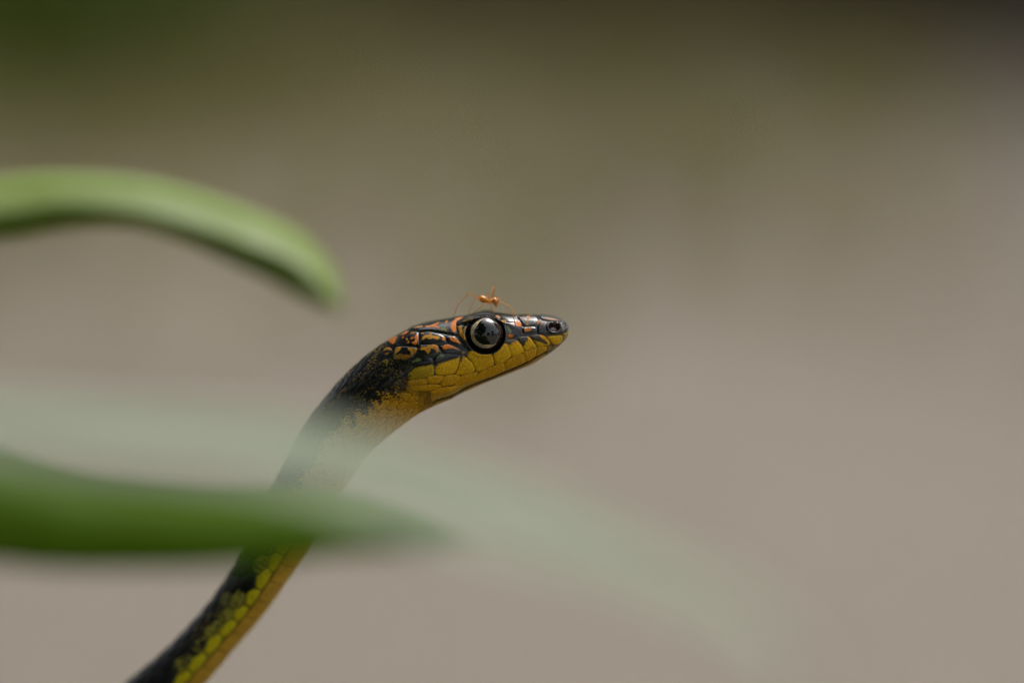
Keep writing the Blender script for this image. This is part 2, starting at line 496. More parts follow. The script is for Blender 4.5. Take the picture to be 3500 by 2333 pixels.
SCALES = [
    # lip scales of the upper jaw
    ('P', '1480,870 1600,850 1850,840 1930,850 1950,920 1930,1010 1880,1090 1720,1130 1640,1080 1560,990', YELLOW),
    ('P', '1965,780 2080,740 2150,650 2165,760 2110,830 2010,1010 1935,1080 1965,960 1975,850', (0.42, 0.30, 0.05)),
    ('P', '960,860 1080,820 1230,815 1400,850 1500,960 1565,1060 1555,1120 1470,1140 1290,1175 1190,1175 1130,1040 1040,940', YELLOW),
    ('P', '600,900 760,870 900,860 1000,930 1080,1050 1165,1165 1150,1200 1000,1270 880,1290 810,1280 740,1150 660,1010', YELLOW),
    ('P', '250,1010 330,970 540,960 620,1010 700,1100 760,1210 800,1290 760,1340 560,1450 470,1475 420,1420 350,1240 300,1100', YELLOW),
    ('U', '750,440 880,370 960,290 1050,160 1100,120 1180,150 1230,300 1300,470 1250,540 1080,680 900,745 820,740 780,600', YELLOW),
    ('U', '10,420 60,340 200,340 300,400 420,440 600,430 710,420 740,520 790,720 740,780 560,870 350,955 240,950 220,860 190,760 90,600 0,520', YELLOW),
    ('T', '1800,150 1900,190 2000,290 2090,400 2130,520 2120,590 2000,650 1750,700 1600,690 1560,670 1620,570 1660,450 1680,340 1720,270', YELLOW),
    ('T', '990,450 1050,400 1200,350 1400,270 1580,230 1660,170 1700,130 1690,230 1650,400 1600,560 1530,660 1300,695 1050,700 980,660 955,560', YELLOW),
    ('T', '130,700 250,600 400,470 560,440 740,420 820,390 920,390 935,520 930,690 800,740 600,790 330,830 200,840', (0.56, 0.36, 0.004)),
    # dark strip above them
    ('R', '900,1340 1130,1190 1700,1240 1690,1270 1600,1340 1300,1410 1000,1480 940,1500', BLACK),
    ('R', '250,1500 300,1360 500,1300 880,1330 930,1510 820,1510 560,1570 420,1590', BLACK),
    # lip scales of the lower jaw
    ('P', '1500,1150 1720,1150 1780,1190 1680,1210 1470,1310 1480,1230', (0.36, 0.25, 0.04)),
    ('P', '1190,1200 1470,1160 1480,1230 1460,1320 1350,1390 1150,1540 1140,1450 1170,1300', GOLD),
    ('U', '1660,350 1830,330 2020,250 2030,330 2000,480 1960,570 1750,690 1700,600 1640,440', GOLD),
    ('U', '1340,520 1640,400 1650,470 1700,610 1730,690 1500,790 1110,920 1085,800 1080,690 1270,560', GOLD),
    ('U', '800,770 1070,690 1090,830 1100,940 700,1130 250,1240 30,1300 180,1170 340,970 600,870', GOLD),
    ('T', '1700,730 2120,620 2240,620 2100,810 1950,930 1740,990 1510,1040 1550,940 1620,860', GOLD),
    ('T', '1250,710 1540,680 1700,720 1640,850 1520,970 1400,1020 1180,1040 1110,980 1120,920', GOLD),
    ('T', '720,770 950,700 1100,720 1240,710 1150,860 1060,950 920,970 760,950 700,850', GOLD),
    ('T', '150,870 340,840 670,790 700,860 740,950 640,980 380,1010 200,1020 150,950', GOLD),
    ('T', '200,1030 740,980 1080,980 1180,1050 1000,1120 780,1180 300,1180', GOLD),
    ('T', '760,1230 1000,1120 1200,1060 1500,1050 1740,1000 1900,950 1740,1050 1300,1230 1000,1300', GOLD),
    # crown and temple plates
    ('R', '60,505 200,400 1000,190 1500,110 1800,70 1600,220 1560,330 1575,560 1560,640 1300,600 1000,545 800,515 480,540 340,485', SLATE),
    ('R', '480,580 560,550 700,520 850,540 1000,590 1250,690 1270,800 1320,880 1100,920 520,920 495,800 470,660', BLACK),
    ('S', '1160,350 1210,290 1360,190 1480,160 1650,150 1760,210 1780,330 1800,540 1770,600 1500,600 1120,590 1070,600 1130,480', BLACK),
    ('S', '820,520 850,430 1000,340 1150,340 1165,390 1120,480 1050,590 950,620 760,590 780,540', BLACK),
    ('R', '500,960 520,940 1000,920 1060,1000 1140,1170 1100,1210 900,1290 700,1330 520,1300 450,1200 440,1050', BLACK),
    ('S', '1070,650 1300,620 1740,660 1740,760 1680,880 1600,960 1400,1030 1200,1050 1020,1010 1040,850', BLACK),
    ('S', '700,700 820,640 1000,680 1010,800 960,900 840,950 740,900 680,820', BLACK),
    ('S', '680,1010 880,1000 900,1080 880,1220 800,1260 650,1240 640,1120', BLACK),
    ('R', '1260,720 1360,670 1540,690 1640,790 1730,920 1650,950 1420,880 1320,860', BLACK),
    ('R', '1170,960 1320,900 1480,970 1700,1070 1720,1180 1600,1220 1300,1210 1190,1150 1060,980', BLACK),
    ('R', '1600,400 1660,355 1740,355 1890,380 1850,560 1870,760 1850,830 1780,820 1700,680 1650,560', BLACK),
    ('Q', '250,500 270,400 400,320 560,270 700,215 900,150 1150,130 1350,165 1500,250 1600,330 1560,400 1400,340 1250,290 1100,250 850,300 700,440 500,480 300,530', SLATE),
    ('Q', '1720,470 1760,420 1960,410 2150,420 2200,520 2190,620 2080,830 2040,880 1800,920 1780,780 1760,650', BLACK),
    ('P', '740,620 800,590 1120,570 1150,650 1140,760 800,790 760,720', BLACK),
    ('P', '620,330 680,390 720,470 780,570 1140,550 1190,480 1240,400 1200,300 1150,230 700,235 500,250', SLATE),
    ('P', '1230,430 1330,390 1500,420 1700,440 1900,455 2000,470 2050,560 2050,700 1990,760 1870,770 1640,790 1200,800 1190,700 1200,520', SLATE),
    ('P', '1210,270 1300,350 1500,395 1750,425 1900,425 2010,435 1950,380 1800,300 1600,250 1400,225 1250,240', GREY),
    ('P', '2020,450 2070,470 2130,560 2145,640 2090,730 2060,620 2050,530', SLATE),
]
MARKS = [  # crop, outline, colour, strength, warp
    ('R', '1430,330 1460,240 1560,170 1680,120 1780,90 1700,150 1610,210 1560,300 1570,420 1560,540 1500,590 1450,520 1420,440', ORANGE, 1, 3),
    ('R', '640,390 800,370 900,340 1000,290 1090,265 1060,310 960,360 1050,400 1110,440 1040,445 900,405 700,425', ORANGE, .9, 5),
    ('R', '300,440 480,370 580,380 560,420 420,445', PEACH, .8, 5),
    ('R', '1230,290 1270,220 1325,230 1310,290 1260,320', ORANGE, .8, 4),
    ('R', '1120,450 1230,430 1290,480 1350,560 1250,530 1150,490', OLIVE, .9, 5),
    ('R', '1260,330 1300,320 1280,400 1230,440 1200,430', MOSS, .6, 4),
    ('R', '580,800 590,730 650,660 760,660 780,590 840,580 880,680 1000,680 1100,690 1090,770 990,800 900,750 780,770 700,730 640,790', OCHRE, 1, 7),
    ('R', '1140,770 1180,700 1250,720 1260,800 1210,830', ORANGE, .95, 4),
    ('R', '540,600 590,570 640,620 570,630', ORANGE, .8, 5),
    ('S', '1230,270 1400,170 1490,170 1440,240 1290,310', ORANGE, .9, 5),
    ('S', '1530,250 1600,200 1680,230 1640,260 1560,280', ORANGE, .7, 6),
    ('S', '1660,370 1720,270 1755,280 1760,440 1735,560 1640,585 1560,500 1640,510 1700,430', ORANGE, 1, 6),
    ('S', '1390,430 1430,370 1480,440 1430,470', OCHRE, .8, 6),
    ('S', '1540,410 1600,360 1640,400 1570,440', ORANGE, .8, 6),
    ('S', '1450,530 1490,450 1520,490 1490,540', OCHRE, .8, 6),
    ('S', '1250,380 1300,330 1350,350 1320,420 1270,410', ORANGE, .5, 6),
    ('S', '850,440 1010,340 1120,340 1090,430 1060,520 1000,580 940,520 880,480', ORANGE, .95, 4),
    ('R', '520,1010 640,1000 740,980 830,940 940,920 1020,960 1040,1060 1070,1120 1010,1185 960,1080 880,1030 830,1060 810,1160 740,1220 700,1120 600,1080 540,1110', OCHRE, 1, 6),
    ('R', '880,960 960,925 1020,970 1030,1050 960,1040', ORANGE, .8, 5),
    ('S', '1060,830 1080,690 1200,640 1300,650 1260,720 1160,810 1090,860', OCHRE, .95, 6),
    ('S', '1450,670 1530,650 1590,700 1640,680 1740,680 1720,770 1660,850 1590,930 1520,890 1560,830 1500,740', OCHRE, .95, 6),
    ('S', '1040,960 1150,880 1300,870 1450,880 1580,900 1500,990 1300,1030 1120,1020', OCHRE, .65, 12),
    ('S', '1050,840 1110,830 1160,900 1120,990 1040,980', OLIVE, .8, 9),
    ('S', '720,750 780,680 950,670 970,710 940,760 850,720 760,770', OCHRE, .9, 6),
    ('S', '780,860 850,810 910,820 830,920', OCHRE, .75, 7),
    ('S', '700,1060 780,1030 880,1050 885,1120 850,1220 810,1220 820,1130 730,1100', (0.36, 0.28, 0.02), .9, 7),
    ('S', '660,1210 740,1170 800,1190 740,1230', OLIVE, .8, 7),
    ('S', '250,1300 270,1230 320,1260 290,1380 260,1370', OCHRE, .8, 5),
    ('S', '560,740 620,650 650,690 630,780 590,770', ORANGE, .5, 6),
    ('S', '260,940 310,870 340,910 290,960', ORANGE, .6, 6),
    ('S', '400,740 470,690 460,740 410,770', ORANGE, .4, 6),
    ('R', '1380,730 1440,700 1560,730 1640,810 1720,910 1650,910 1530,860 1420,810', ORANGE, 1, 3),
    ('R', '1640,880 1690,880 1725,915 1690,935', MOSS, .6, 3),
    ('R', '1180,1000 1220,940 1330,910 1420,940 1500,990 1600,1030 1660,1070 1540,1050 1420,1040 1340,1060 1250,1090 1200,1060', ORANGE, 1, 3),
    ('R', '1500,1020 1650,1070 1690,1090 1560,1065', MOSS, .7, 4),
    ('R', '1610,400 1680,365 1740,375 1755,500 1800,610 1850,700 1855,810 1800,825 1770,760 1690,650 1660,520', OCHRE, 1, 4),
    ('R', '1790,500 1850,390 1890,390 1850,480 1800,540', OCHRE, .85, 4),
    ('R', '1770,560 1820,520 1830,600 1810,640', MOSS, .5, 4),
    ('R', '1750,1140 1810,1130 1825,1180 1780,1200', YELLOW, .9, 3),
    ('Q', '400,440 600,370 720,330 770,345 700,420 560,435', (0.30, 0.19, 0.02), .85, 6),
    ('Q', '1440,220 1540,230 1590,280 1540,330 1480,290', PEACH, .9, 5),
    ('Q', '1590,380 1700,360 1760,390 1700,440 1630,445', OCHRE, .95, 4),
    ('Q', '1730,500 1800,550 1870,640 1900,760 1850,790 1790,680', MOSS, .75, 4),
    ('Q', '1800,790 1900,800 1960,850 1900,905 1810,905', ORANGE, .95, 4),
    ('Q', '1960,440 2050,410 2160,420 2195,520 2190,590 2100,560 2050,560 1980,500', ORANGE, 1, 3),
    ('P', '790,640 1000,600 1035,640 980,705 800,745', ORANGE, .9, 6),
    ('P', '840,300 930,265 1000,330 930,385 860,345', PEACH, .9, 6),
    ('P', '820,520 880,490 960,530 880,570', OCHRE, .9, 5),
    ('P', '860,400 960,400 900,470 850,460', OCHRE, .45, 7),
    ('P', '880,245 1040,215 980,262', PEACH, .9, 4),
    ('P', '520,240 640,225 600,262 520,268', PEACH, .8, 4),
    ('P', '1170,460 1240,345 1275,370 1200,500', ORANGE, .85, 4),
    ('P', '670,330 740,330 740,390 690,380', PEACH, .6, 5),
    ('P', '1250,490 1400,425 1400,460 1330,520', (0.30, 0.11, 0.04), .8, 6),
    ('P', '1350,325 1500,310 1650,345 1850,395 1750,412 1600,385 1480,360', PEACH, .75, 5),
    ('P', '1860,500 1990,490 2000,620 1980,720 1900,740 1880,640', (0.26, 0.26, 0.2), .7, 7),
    ('P', '1290,1170 1400,1180 1460,1140 1310,1110', YELLOW, .2, 4),
    # dark stains on the lip scales
    ('P', '940,860 1080,815 1220,815 1300,920 1400,980 1500,1040 1480,1100 1380,1090 1290,1030 1150,990 1060,960', SLATE, .95, 7),
    ('P', '1240,820 1400,845 1480,960 1440,980 1340,950', ORANGE, .6, 5),
    ('P', '580,890 760,860 870,860 900,960 840,1040 830,1130 760,1180 700,1060', SLATE, .97, 6),
    ('P', '880,870 930,880 960,960 900,990', ORANGE, .6, 4),
    ('P', '1000,1170 1090,1160 1060,1210 1010,1220', SLATE, .6, 6),
    ('P', '230,1010 330,960 560,950 600,1010 450,1040 420,1110 360,1130 300,1080', SLATE, .95, 6),
    ('P', '440,1040 580,1010 660,1050 600,1090 500,1110', ORANGE, .5, 5),
    ('P', '1560,1130 1700,1130 1640,1200 1570,1180', SLATE, .6, 7),
    ('P', '1860,860 1935,850 1945,930 1900,1020 1870,960', MOSS, .5, 6),
    ('U', '180,700 320,480 370,500 260,680', OLIVE, .35, 5),
    ('U', '970,320 1130,260 1160,380 1000,430', (0.50, 0.40, 0.03), .5, 7),
    ('R', '1000,1330 1080,1260 1150,1210 1250,1250 1180,1300 1050,1335', MOSS, .9, 6),
    ('R', '250,1430 370,1370 450,1310 580,1380 520,1430 380,1420 300,1470', MOSS, .9, 7),
    ('T', '1690,250 1760,210 1780,280 1720,320', SLATE, .5, 6),
    ('T', '110,680 280,690 290,760 180,790 130,760', SLATE, .8, 12),
    ('T', '690,770 770,770 760,810 720,830', MOSS, .5, 5),
]
# colour ground of the head: black above, dull ochre seams below
cmap = np.zeros((MH, MW, 3)) + BLACK
low_edge = parse('P', '2200,790 1950,800 1480,850 1160,1180 820,1290 430,1440') .tolist() + parse('U', '800,750 560,860 240,960 0,1020').tolist() + parse('T', '1560,690 940,700 330,840 120,880').tolist() + \
    parse('V', '1850,340 1530,470 1380,540 1180,690 1000,720 900,800 780,900 700,1050 600,1080 400,1100 240,1170 100,1300 -80,1450').tolist() + [[1170, 1500], [1965, 1500]]
sl, sd = sdist(np.array(low_edge), 16)
al = sstep(-2.5, 2.5, sd)[..., None]
cmap[sl] = cmap[sl] * (1 - al) + np.array((0.17, 0.085, 0.006)) * al
chin = parse('U', '2300,430 1980,615 1750,750 1300,955 900,1115 450,1295').tolist() + parse('T', '1916,1125 1600,1300 1400,1410 1000,1520 880,1590').tolist()
sl, sd = sdist(np.array(chin + [[x, y + 90] for x, y in chin[::-1]]), 2)
al = sstep(-2, 2, sd)[..., None]
cmap[sl] = cmap[sl] * (1 - al) + np.array((0.58, 0.34, 0.05)) * al
sl, sd = sdist(np.array([[x, y - 7] for x, y in chin] + [[x - 6, y - 34] for x, y in chin[::-1]]), 2)
al = sstep(-2, 2, sd)[..., None]
cmap[sl] = cmap[sl] * (1 - al) + np.array((0.62, 0.36, 0.05)) * al
hmap = np.zeros((MH, MW))
cover = np.zeros((MH, MW))
for c, t, col in SCALES:
    p = chaikin(parse(c, t))
    sl, sd = sdist(p, 1.5)
    al = sstep(-1.6, 1.2, sd)
    tint = (0.92 + 0.16 * (SPECK[sl] - 0.5) + 0.12 * RNG.random())[..., None]
    cmap[sl] = cmap[sl] * (1 - al[..., None]) + np.array(col) * tint * al[..., None]
    dome = 3.0 * sstep(-1.5, 5.0, sd) + 1.0 * sstep(2, 24, sd)
    hmap[sl] = np.maximum(hmap[sl], dome)
    cover[sl] = np.maximum(cover[sl], sstep(-6, -1, sd))
for c, t, col, st, wp in MARKS:
    p = chaikin(parse(c, t), 1)
    sl, sd = sdist(p, wp)
    mott = 0.55 + 0.45 * sstep(0.30, 0.55, SPECK[sl])
    al = (st * sstep(-2.2, 2.0, sd) * (mott if col not in (SLATE,) else 1))[..., None]
    cmap[sl] = cmap[sl] * (1 - al) + np.array(col) * al


def polyline(txts, width, colour, depth):
    pts = np.array([q for c, t in txts for q in parse(c, t)])
    d2 = np.full((MH, MW), 1e9)
    for (ax, ay), (bx, by) in zip(pts[:-1], pts[1:]):
        ex, ey = bx - ax, by - ay
        t = np.clip(((gx_ - ax) * ex + (gy_ - ay) * ey) / (ex * ex + ey * ey), 0, 1)
        d2 = np.minimum(d2, (gx_ - ax - t * ex) ** 2 + (gy_ - ay - t * ey) ** 2)
    a = sstep(width, width * 0.3, np.sqrt(d2))
    global cmap, hmap
    cmap = cmap * (1 - a[..., None]) + np.array(colour) * a[..., None]
    hmap = hmap - depth * a


polyline([('U', '2300,400 1980,585 1750,720 1300,925 900,1085 450,1265'), ('T', '1916,1095 1600,1270 1400,1380 1000,1490 880,1560')], 6, (0.07, 0.035, 0.003), 4.0)
polyline([('P', '1210,260 1250,310 1330,370 1500,400 1750,432 1900,440')], 4, (0.01, 0.01, 0.01), 2.5)
polyline([('R', '80,495 330,487 470,545 800,520 1050,560 1300,615 1560,650')], 4, (0.01, 0.01, 0.01), 2.0)
polyline([('P', '580,280 660,370 710,450 760,560')], 3, (0.012, 0.012, 0.012), 2.0)
# nostril
ncx, ncy = 1700 + 1690 / 8.711, 1050 + 585 / 8.711
nr = np.hypot((gx_ - ncx) / 1.15, gy_ - ncy)
a = sstep(18.5, 15.5, nr)[..., None]
cmap = cmap * (1 - a) + np.array((0.035, 0.012, 0.010)) * a
hmap = hmap + 3.0 * sstep(27, 20, nr) - 22 * sstep(19, 10, nr)


def sample(arr, x, y):
    u = np.clip(x - X0 - 0.5, 0, MW - 1.001)
    v = np.clip(y - Y0 - 0.5, 0, MH - 1.001)
    i = u.astype(int); j = v.astype(int)
    fu = u - i; fv = v - j
    if arr.ndim == 3:
        fu = fu[..., None]; fv = fv[..., None]
    return (arr[j, i] * (1 - fu) + arr[j, i + 1] * fu) * (1 - fv) + (arr[j + 1, i] * (1 - fu) + arr[j + 1, i + 1] * fu) * fv


# ------------------------------------------------------------------ the snake: body
EYE = (1660.5, 1142.0)
EYE_R = 62.0
RIBS = [  # back x,y  belly x,y  half width  depth(mm)
    (1946, 1120, 1947, 1130, 6, 0), (1943, 1109, 1946, 1143, 34, 0), (1931, 1097, 1938, 1158, 57, 0),
    (1904, 1084, 1915, 1182, 74, 0), (1861, 1076, 1882, 1208, 84, 0), (1797, 1073, 1825, 1244, 95, 0),
    (1755, 1073, 1775, 1265, 104, 0), (1702, 1066, 1712, 1290, 116, 0), (1649, 1064, 1655, 1312, 122, 0),
    (1596, 1075, 1610, 1332, 126, 0), (1537, 1087, 1575, 1347, 130, 0), (1489, 1095, 1550, 1362, 134, 0),
    (1441, 1105, 1525, 1372, 136, 0), (1390, 1124, 1497, 1384, 135, 0), (1317, 1166, 1461, 1399, 130, 0),
    (1250, 1214, 1420, 1421, 124, 0), (1171, 1286, 1378, 1452, 117, 0.2), (1094, 1377, 1323, 1496, 112, 0.6),
    (1033, 1463, 1255, 1562, 107, 1.2), (955, 1606, 1155, 1700, 102, 2.2), (905, 1710, 1092, 1802, 98, 3.0),
    (859, 1805, 1033, 1906, 95, 3.8), (803, 1919, 955, 2025, 92, 4.7), (747, 2011, 890, 2113, 90, 5.6),
    (672, 2106, 800, 2218, 88, 6.2), (567, 2215, 696, 2340, 90, 6.8), (431, 2330, 563, 2460, 90, 8)]


def ground_py(depth_mm):
    D = DIST + depth_mm * .001
    zc = (D * math.sin(PITCH) - CAM_H + 0.0032) / math.cos(PITCH)
    return 1166.5 - zc / (S * D / DIST)


rows = []
for bx, by, vx, vy, hw, dz in RIBS:
    rows.append(((bx + vx) / 2, (by + vy) / 2, dz, (bx - vx) / 2, (by - vy) / 2, hw))
TAIL = [(260, 2590, 13), (40, 2860, 19), (-130, 3240, 26), (-230, 3750, 34), (-260, 4500, 42), (-230, 5400, 50), (-210, 6400, 58), (-240, 7300, 66),
        (-380, 8050, 74), (-640, 8560, 82), (-1050, ground_py(92), 92), (-1700, ground_py(110), 110), (-2400, ground_py(140), 140), (-3000, ground_py(185), 185),
        (-3400, ground_py(240), 240), (-3900, ground_py(280), 280), (-4600, ground_py(295), 295), (-5400, ground_py(300), 300)]
tp = [(r[0], r[1], r[2] / S / 1000) for r in rows]
for k, (x, y, dz) in enumerate(TAIL):
    nxt = TAIL[min(k + 1, len(TAIL) - 1)]
    prv = TAIL[k - 1] if k else (rows[-1][0], rows[-1][1], 9)
    tx, ty = nxt[0] - prv[0], nxt[1] - prv[1]
    L = math.hypot(tx, ty)
    rad = 88 if k < 10 else 88 * (1 - ((k - 9) / 8.3) ** 1.3) + 3
    rows.append((x, y, dz, -ty / L * rad, tx / L * rad, rad))
rows = np.array(rows)
# arc length parametrisation
fine = catmull(rows, np.linspace(0, len(rows) - 1, 6000))
seg = np.sqrt((np.diff(fine[:, 0]) ** 2 + np.diff(fine[:, 1]) ** 2 + (np.diff(fine[:, 2]) / (S * 1000)) ** 2))
arc = np.concatenate([[0], np.cumsum(seg)])
tfine = np.linspace(0, len(rows) - 1, 6000)
s_head_end = np.interp(14.0, tfine, arc)
s_vis_end = np.interp(27.0, tfine, arc)
st = np.concatenate([np.linspace(0, 30, 26)[:-1] ** 1.0, np.arange(30, s_head_end + 150, 2.4), np.arange(s_head_end + 150, s_vis_end, 3.4), np.linspace(s_vis_end, arc[-1], 160)])
st = np.unique(st)
A = catmull(rows, np.interp(st, arc, tfine))
NS = len(st)
NP = 340
phi = np.arange(NP) / NP * 2 * math.pi          # 0 = back, pi = belly; first half is the near flank
tparam = np.interp(st, arc, tfine)
C3 = np.stack([A[:, 0], A[:, 1], A[:, 2] / (S * 1000)], 1)
T3 = np.gradient(C3, axis=0)
T3 /= np.linalg.norm(T3, axis=1)[:, None]
E1 = np.stack([A[:, 3], A[:, 4], np.zeros(NS)], 1)
H1 = np.linalg.norm(E1, axis=1)
E1 = E1 / H1[:, None]
E2 = np.cross(T3, E1)
E2 /= np.linalg.norm(E2, axis=1)[:, None]
E2 *= np.sign(E2[:, 2:3] + 1e-9)                 # points away from the camera
head = sstep(17.0, 12.0, tparam)[:, None]        # 1 on the head, 0 on the body
nexp = 2.08 + 0.55 * head
cph, sph = np.cos(phi)[None], np.sin(phi)[None]
ca = np.sign(cph) * np.abs(cph) ** (2 / nexp)
sa = -np.sign(sph) * np.abs(sph) ** (2 / nexp)
yy = sa * A[:, 5][:, None] * (1 - 0.20 * head * np.clip(cph, 0, 1) - 0.22 * head * np.clip(-cph, 0, 1) ** 2)
hh = ca * H1[:, None]
roll = R(5.0) * sstep(18, 12, tparam)[:, None]
h2 = hh * np.cos(roll) + yy * np.sin(roll)
y2 = yy * np.cos(roll) - hh * np.sin(roll)
PX = C3[:, 0][:, None] + E1[:, 0][:, None] * h2 + E2[:, 0][:, None] * y2
PY = C3[:, 1][:, None] + E1[:, 1][:, None] * h2 + E2[:, 1][:, None] * y2
PZ = C3[:, 2][:, None] + E1[:, 2][:, None] * h2 + E2[:, 2][:, None] * y2
# side-view coordinates of the near flank serve both flanks
mirror = (-np.arange(NP)) % NP
near = np.arange(NP) <= NP // 2
mi = np.where(near, np.arange(NP), mirror)
LX, LY = PX[:, mi], PY[:, mi]
# brow ridge, eye socket
side = np.where(sph < 0, 1.0, -1.0) * np.minimum(np.abs(sph) * 4, 1)   # +1 far, -1 near
er = np.hypot(LX - EYE[0], LY - EYE[1])
bell = np.exp(-((LX - 1655) / 62) ** 2 - ((LY - (1085 + 0.0028 * (LX - 1655) ** 2)) / 10) ** 2) * head
out = 40 * bell - 34 * sstep(66, 56, er) * head + 5 * np.exp(-((er - 70) / 7) ** 2) * head
PZ = PZ + side * out

# pigment
on_map = (LX > X0 + 2) & (LX < X1 - 2) & (LY > Y0 + 2) & (LY < Y1 - 2)
hm = sample(hmap, LX, LY)
cm = sample(cmap, LX, LY)
cv = sample(cover, LX, LY)
zone = sstep(15.2, 13.3, tparam[:, None] + 1.6 * (fbm(LX / 16.0 + 5, LY / 16.0, 3) - 0.5))
wmap = np.maximum(zone, cv) * on_map * head
# belly seen from the map is stretched: fade to plain gold below
# lattice of body scales
pitch = np.interp(tparam, [0, 13, 16, 19, 22, 27, 45], [46, 46, 52, 60, 74, 78, 78])
Scoord = np.concatenate([[0], np.cumsum(np.diff(st) / pitch[1:])])[:, None] * np.ones((1, NP))
vfrac = (np.where(phi <= math.pi, phi, 2 * math.pi - phi) / math.pi)[None] * np.ones((NS, 1))
VB = 0.645


def lattice(nrow):
    wob = 0.30 * (fbm(Scoord * 1.7, vfrac * 9, 2) - 0.5)
    rowc = vfrac / VB * nrow + 0.35 * (fbm(Scoord * 1.3 + 8, vfrac * 7 + 3, 2) - 0.5)
    best = np.full((NS, NP), 9.0)
    sec = np.full((NS, NP), 9.0)
    bi = np.zeros((NS, NP), int)
    bj = np.zeros((NS, NP), int)
    r0 = np.floor(rowc).astype(int)
    for dj in (-1, 0, 1):
        j = r0 + dj
        s_off = Scoord + wob - 0.5 * (j % 2)
        i0 = np.floor(s_off + 0.5).astype(int)
        for di in (-1, 0, 1):
            i = i0 + di
            m = ((s_off - i) / 0.60) ** 2 + ((rowc - (j + 0.5)) / 0.70) ** 2
            m = np.where(j < 0, 9, m)
            up = m < best
            sec = np.where(up, best, np.minimum(sec, m))
            best = np.where(up, m, best)
            bi = np.where(up, i, bi)
            bj = np.where(up, j, bj)
    rad = np.sqrt(best)
    return rad, np.sqrt(sec) - rad, bi, bj, _LAT[(bi * 7 + 31) % 256, (bj * 13 + 5) % 256], _LAT[(bi * 11 + 3) % 256, (bj * 5 + 77) % 256]


radn, edgn, _, _, hshn, hsh2n = lattice(12)
rad, edg, bi, bj, hsh, hsh2 = lattice(5)
tb = tparam[:, None] * np.ones((1, NP))
N1 = fbm(LX / 7.0, LY / 7.0 + PZ / 30, 3)
N0 = fbm(LX / 4.0 + 11, LY / 4.0 + PZ / 20, 3)
N2 = fbm(LX / 22.0 + 40, LY / 22.0, 3)
late = sstep(19.0, 22.0, tb)
bump_l = (1.9 * sstep(0.0, 0.30, edgn) + 0.9 * sstep(0.9, 0.0, radn)) * (1 - late) + (3.6 * sstep(0.0, 0.30, edg) + 1.6 * sstep(0.9, 0.0, rad)) * late
# (a) neck: black back with ochre flecks, ragged edge to gold
edge_v = np.interp(tparam, [13.5, 14.5, 15.5, 16.5, 17.5, 19, 21, 24, 30], [0.62, 0.58, 0.545, 0.50, 0.45, 0.43, 0.46, 0.47, 0.47])[:, None]
gold_a = sstep(-0.03, 0.03, vfrac - edge_v + 0.16 * (N0 - 0.5) + 0.16 * (N2 - 0.5))
neck_gold = np.array((0.68, 0.35, 0.004))[None, None] * (0.85 + 0.3 * N1[..., None])
neck_gold = neck_gold * (1 - (0.20 + 0.42 * N2)[..., None] * sstep(0.17, 0.02, edgn + 0.12 * (N0 - 0.5))[..., None] * np.array([1, 1, .9]))
greenish = sstep(16, 18, tb)[..., None]
neck_gold = neck_gold * (1 - greenish * 0.35) + np.array((0.40, 0.33, 0.03)) * greenish * 0.35
blackc = np.array(BLACK)[None, None] * (0.8 + 0.6 * N1[..., None])
fl = sstep(0.58, 0.72, N0 + 0.26 * (hshn - 0.5)) * sstep(0.05, 0.3, edgn) * sstep(0.2, 0.6, hsh2n)
fleck = np.array((0.32, 0.21, 0.03))[None, None]
blackc = blackc * (1 - 0.5 * fl[..., None]) + fleck * 0.5 * fl[..., None]
ca_neck = blackc * (1 - gold_a[..., None]) + neck_gold * gold_a[..., None]
# (b) body: black back, mottled flank, one row of big yellow-green scales, ochre belly
disc = sstep(0.0, 0.22, edg + 0.30 * (N1 - 0.5))
jn = bj
prob = np.choose(np.clip(jn, 0, 4), [0.05, 0.10, 0.45, 0.85, 1.0])
on = (hsh < prob).astype(float)
frac_on = np.choose(np.clip(jn, 0, 4), [0.35, 0.4, 0.6, 0.8, 1.0])
spot = disc * on * np.where(jn >= 4, 1.0, sstep(0.60, 0.42, N1 + 0.30 * (hsh2 - 0.5)) * frac_on)
big = np.array((0.76, 0.64, 0.005))
mossy = np.array((0.34, 0.35, 0.10))
amber = np.array((0.42, 0.25, 0.02))
mixk = (hsh2 * np.where(jn >= 3, 0.3, 0.9))[..., None]
sc = np.where((jn >= 4)[..., None], big, np.where((jn == 3)[..., None], big * 0.45 + mossy * 0.5, mossy * (1 - mixk) + amber * mixk))
cb = np.array(BLACK)[None, None] * (0.8 + 0.8 * N1[..., None])
cb = cb * (1 - spot[..., None]) + sc * (0.85 + 0.3 * N1[..., None]) * spot[..., None]
belly = sstep(VB - 0.012, VB + 0.006, vfrac)
su = np.abs((Scoord * 1.0) % 1 - 0.5)
bc = np.array((0.64, 0.37, 0.03))[None, None] * (0.85 + 0.35 * N2[..., None])
bc = bc * (1 - 0.45 * sstep(0.43, 0.5, su)[..., None])
pale = sstep(0.82, 1.0, vfrac)[..., None] * 0.35
bc = bc * (1 - pale) + np.array((0.62, 0.47, 0.2)) * pale
ca_body = cb * (1 - belly[..., None]) + bc * belly[..., None]
line = np.exp(-((vfrac - VB) / 0.014) ** 2)[..., None]
ca_body = ca_body * (1 - 0.8 * line) + np.array((0.05, 0.045, 0.01)) * 0.8 * line
cl = ca_neck * (1 - late[..., None]) + ca_body * late[..., None]
hl = bump_l * (1 - belly * late) + belly * late * (2.5 * sstep(0.5, 0.42, su)) - 2.0 * line[..., 0] * late
col = cl * (1 - wmap[..., None]) + cm * wmap[..., None]
hgt = hl * (1 - wmap) + hm * wmap
tipfade = sstep(4, 30, st)[:, None]
hgt = hgt * tipfade * np.where(er < 72, 0.2, 1.0)
insock = (sstep(68, 62, er) * head)[..., None]
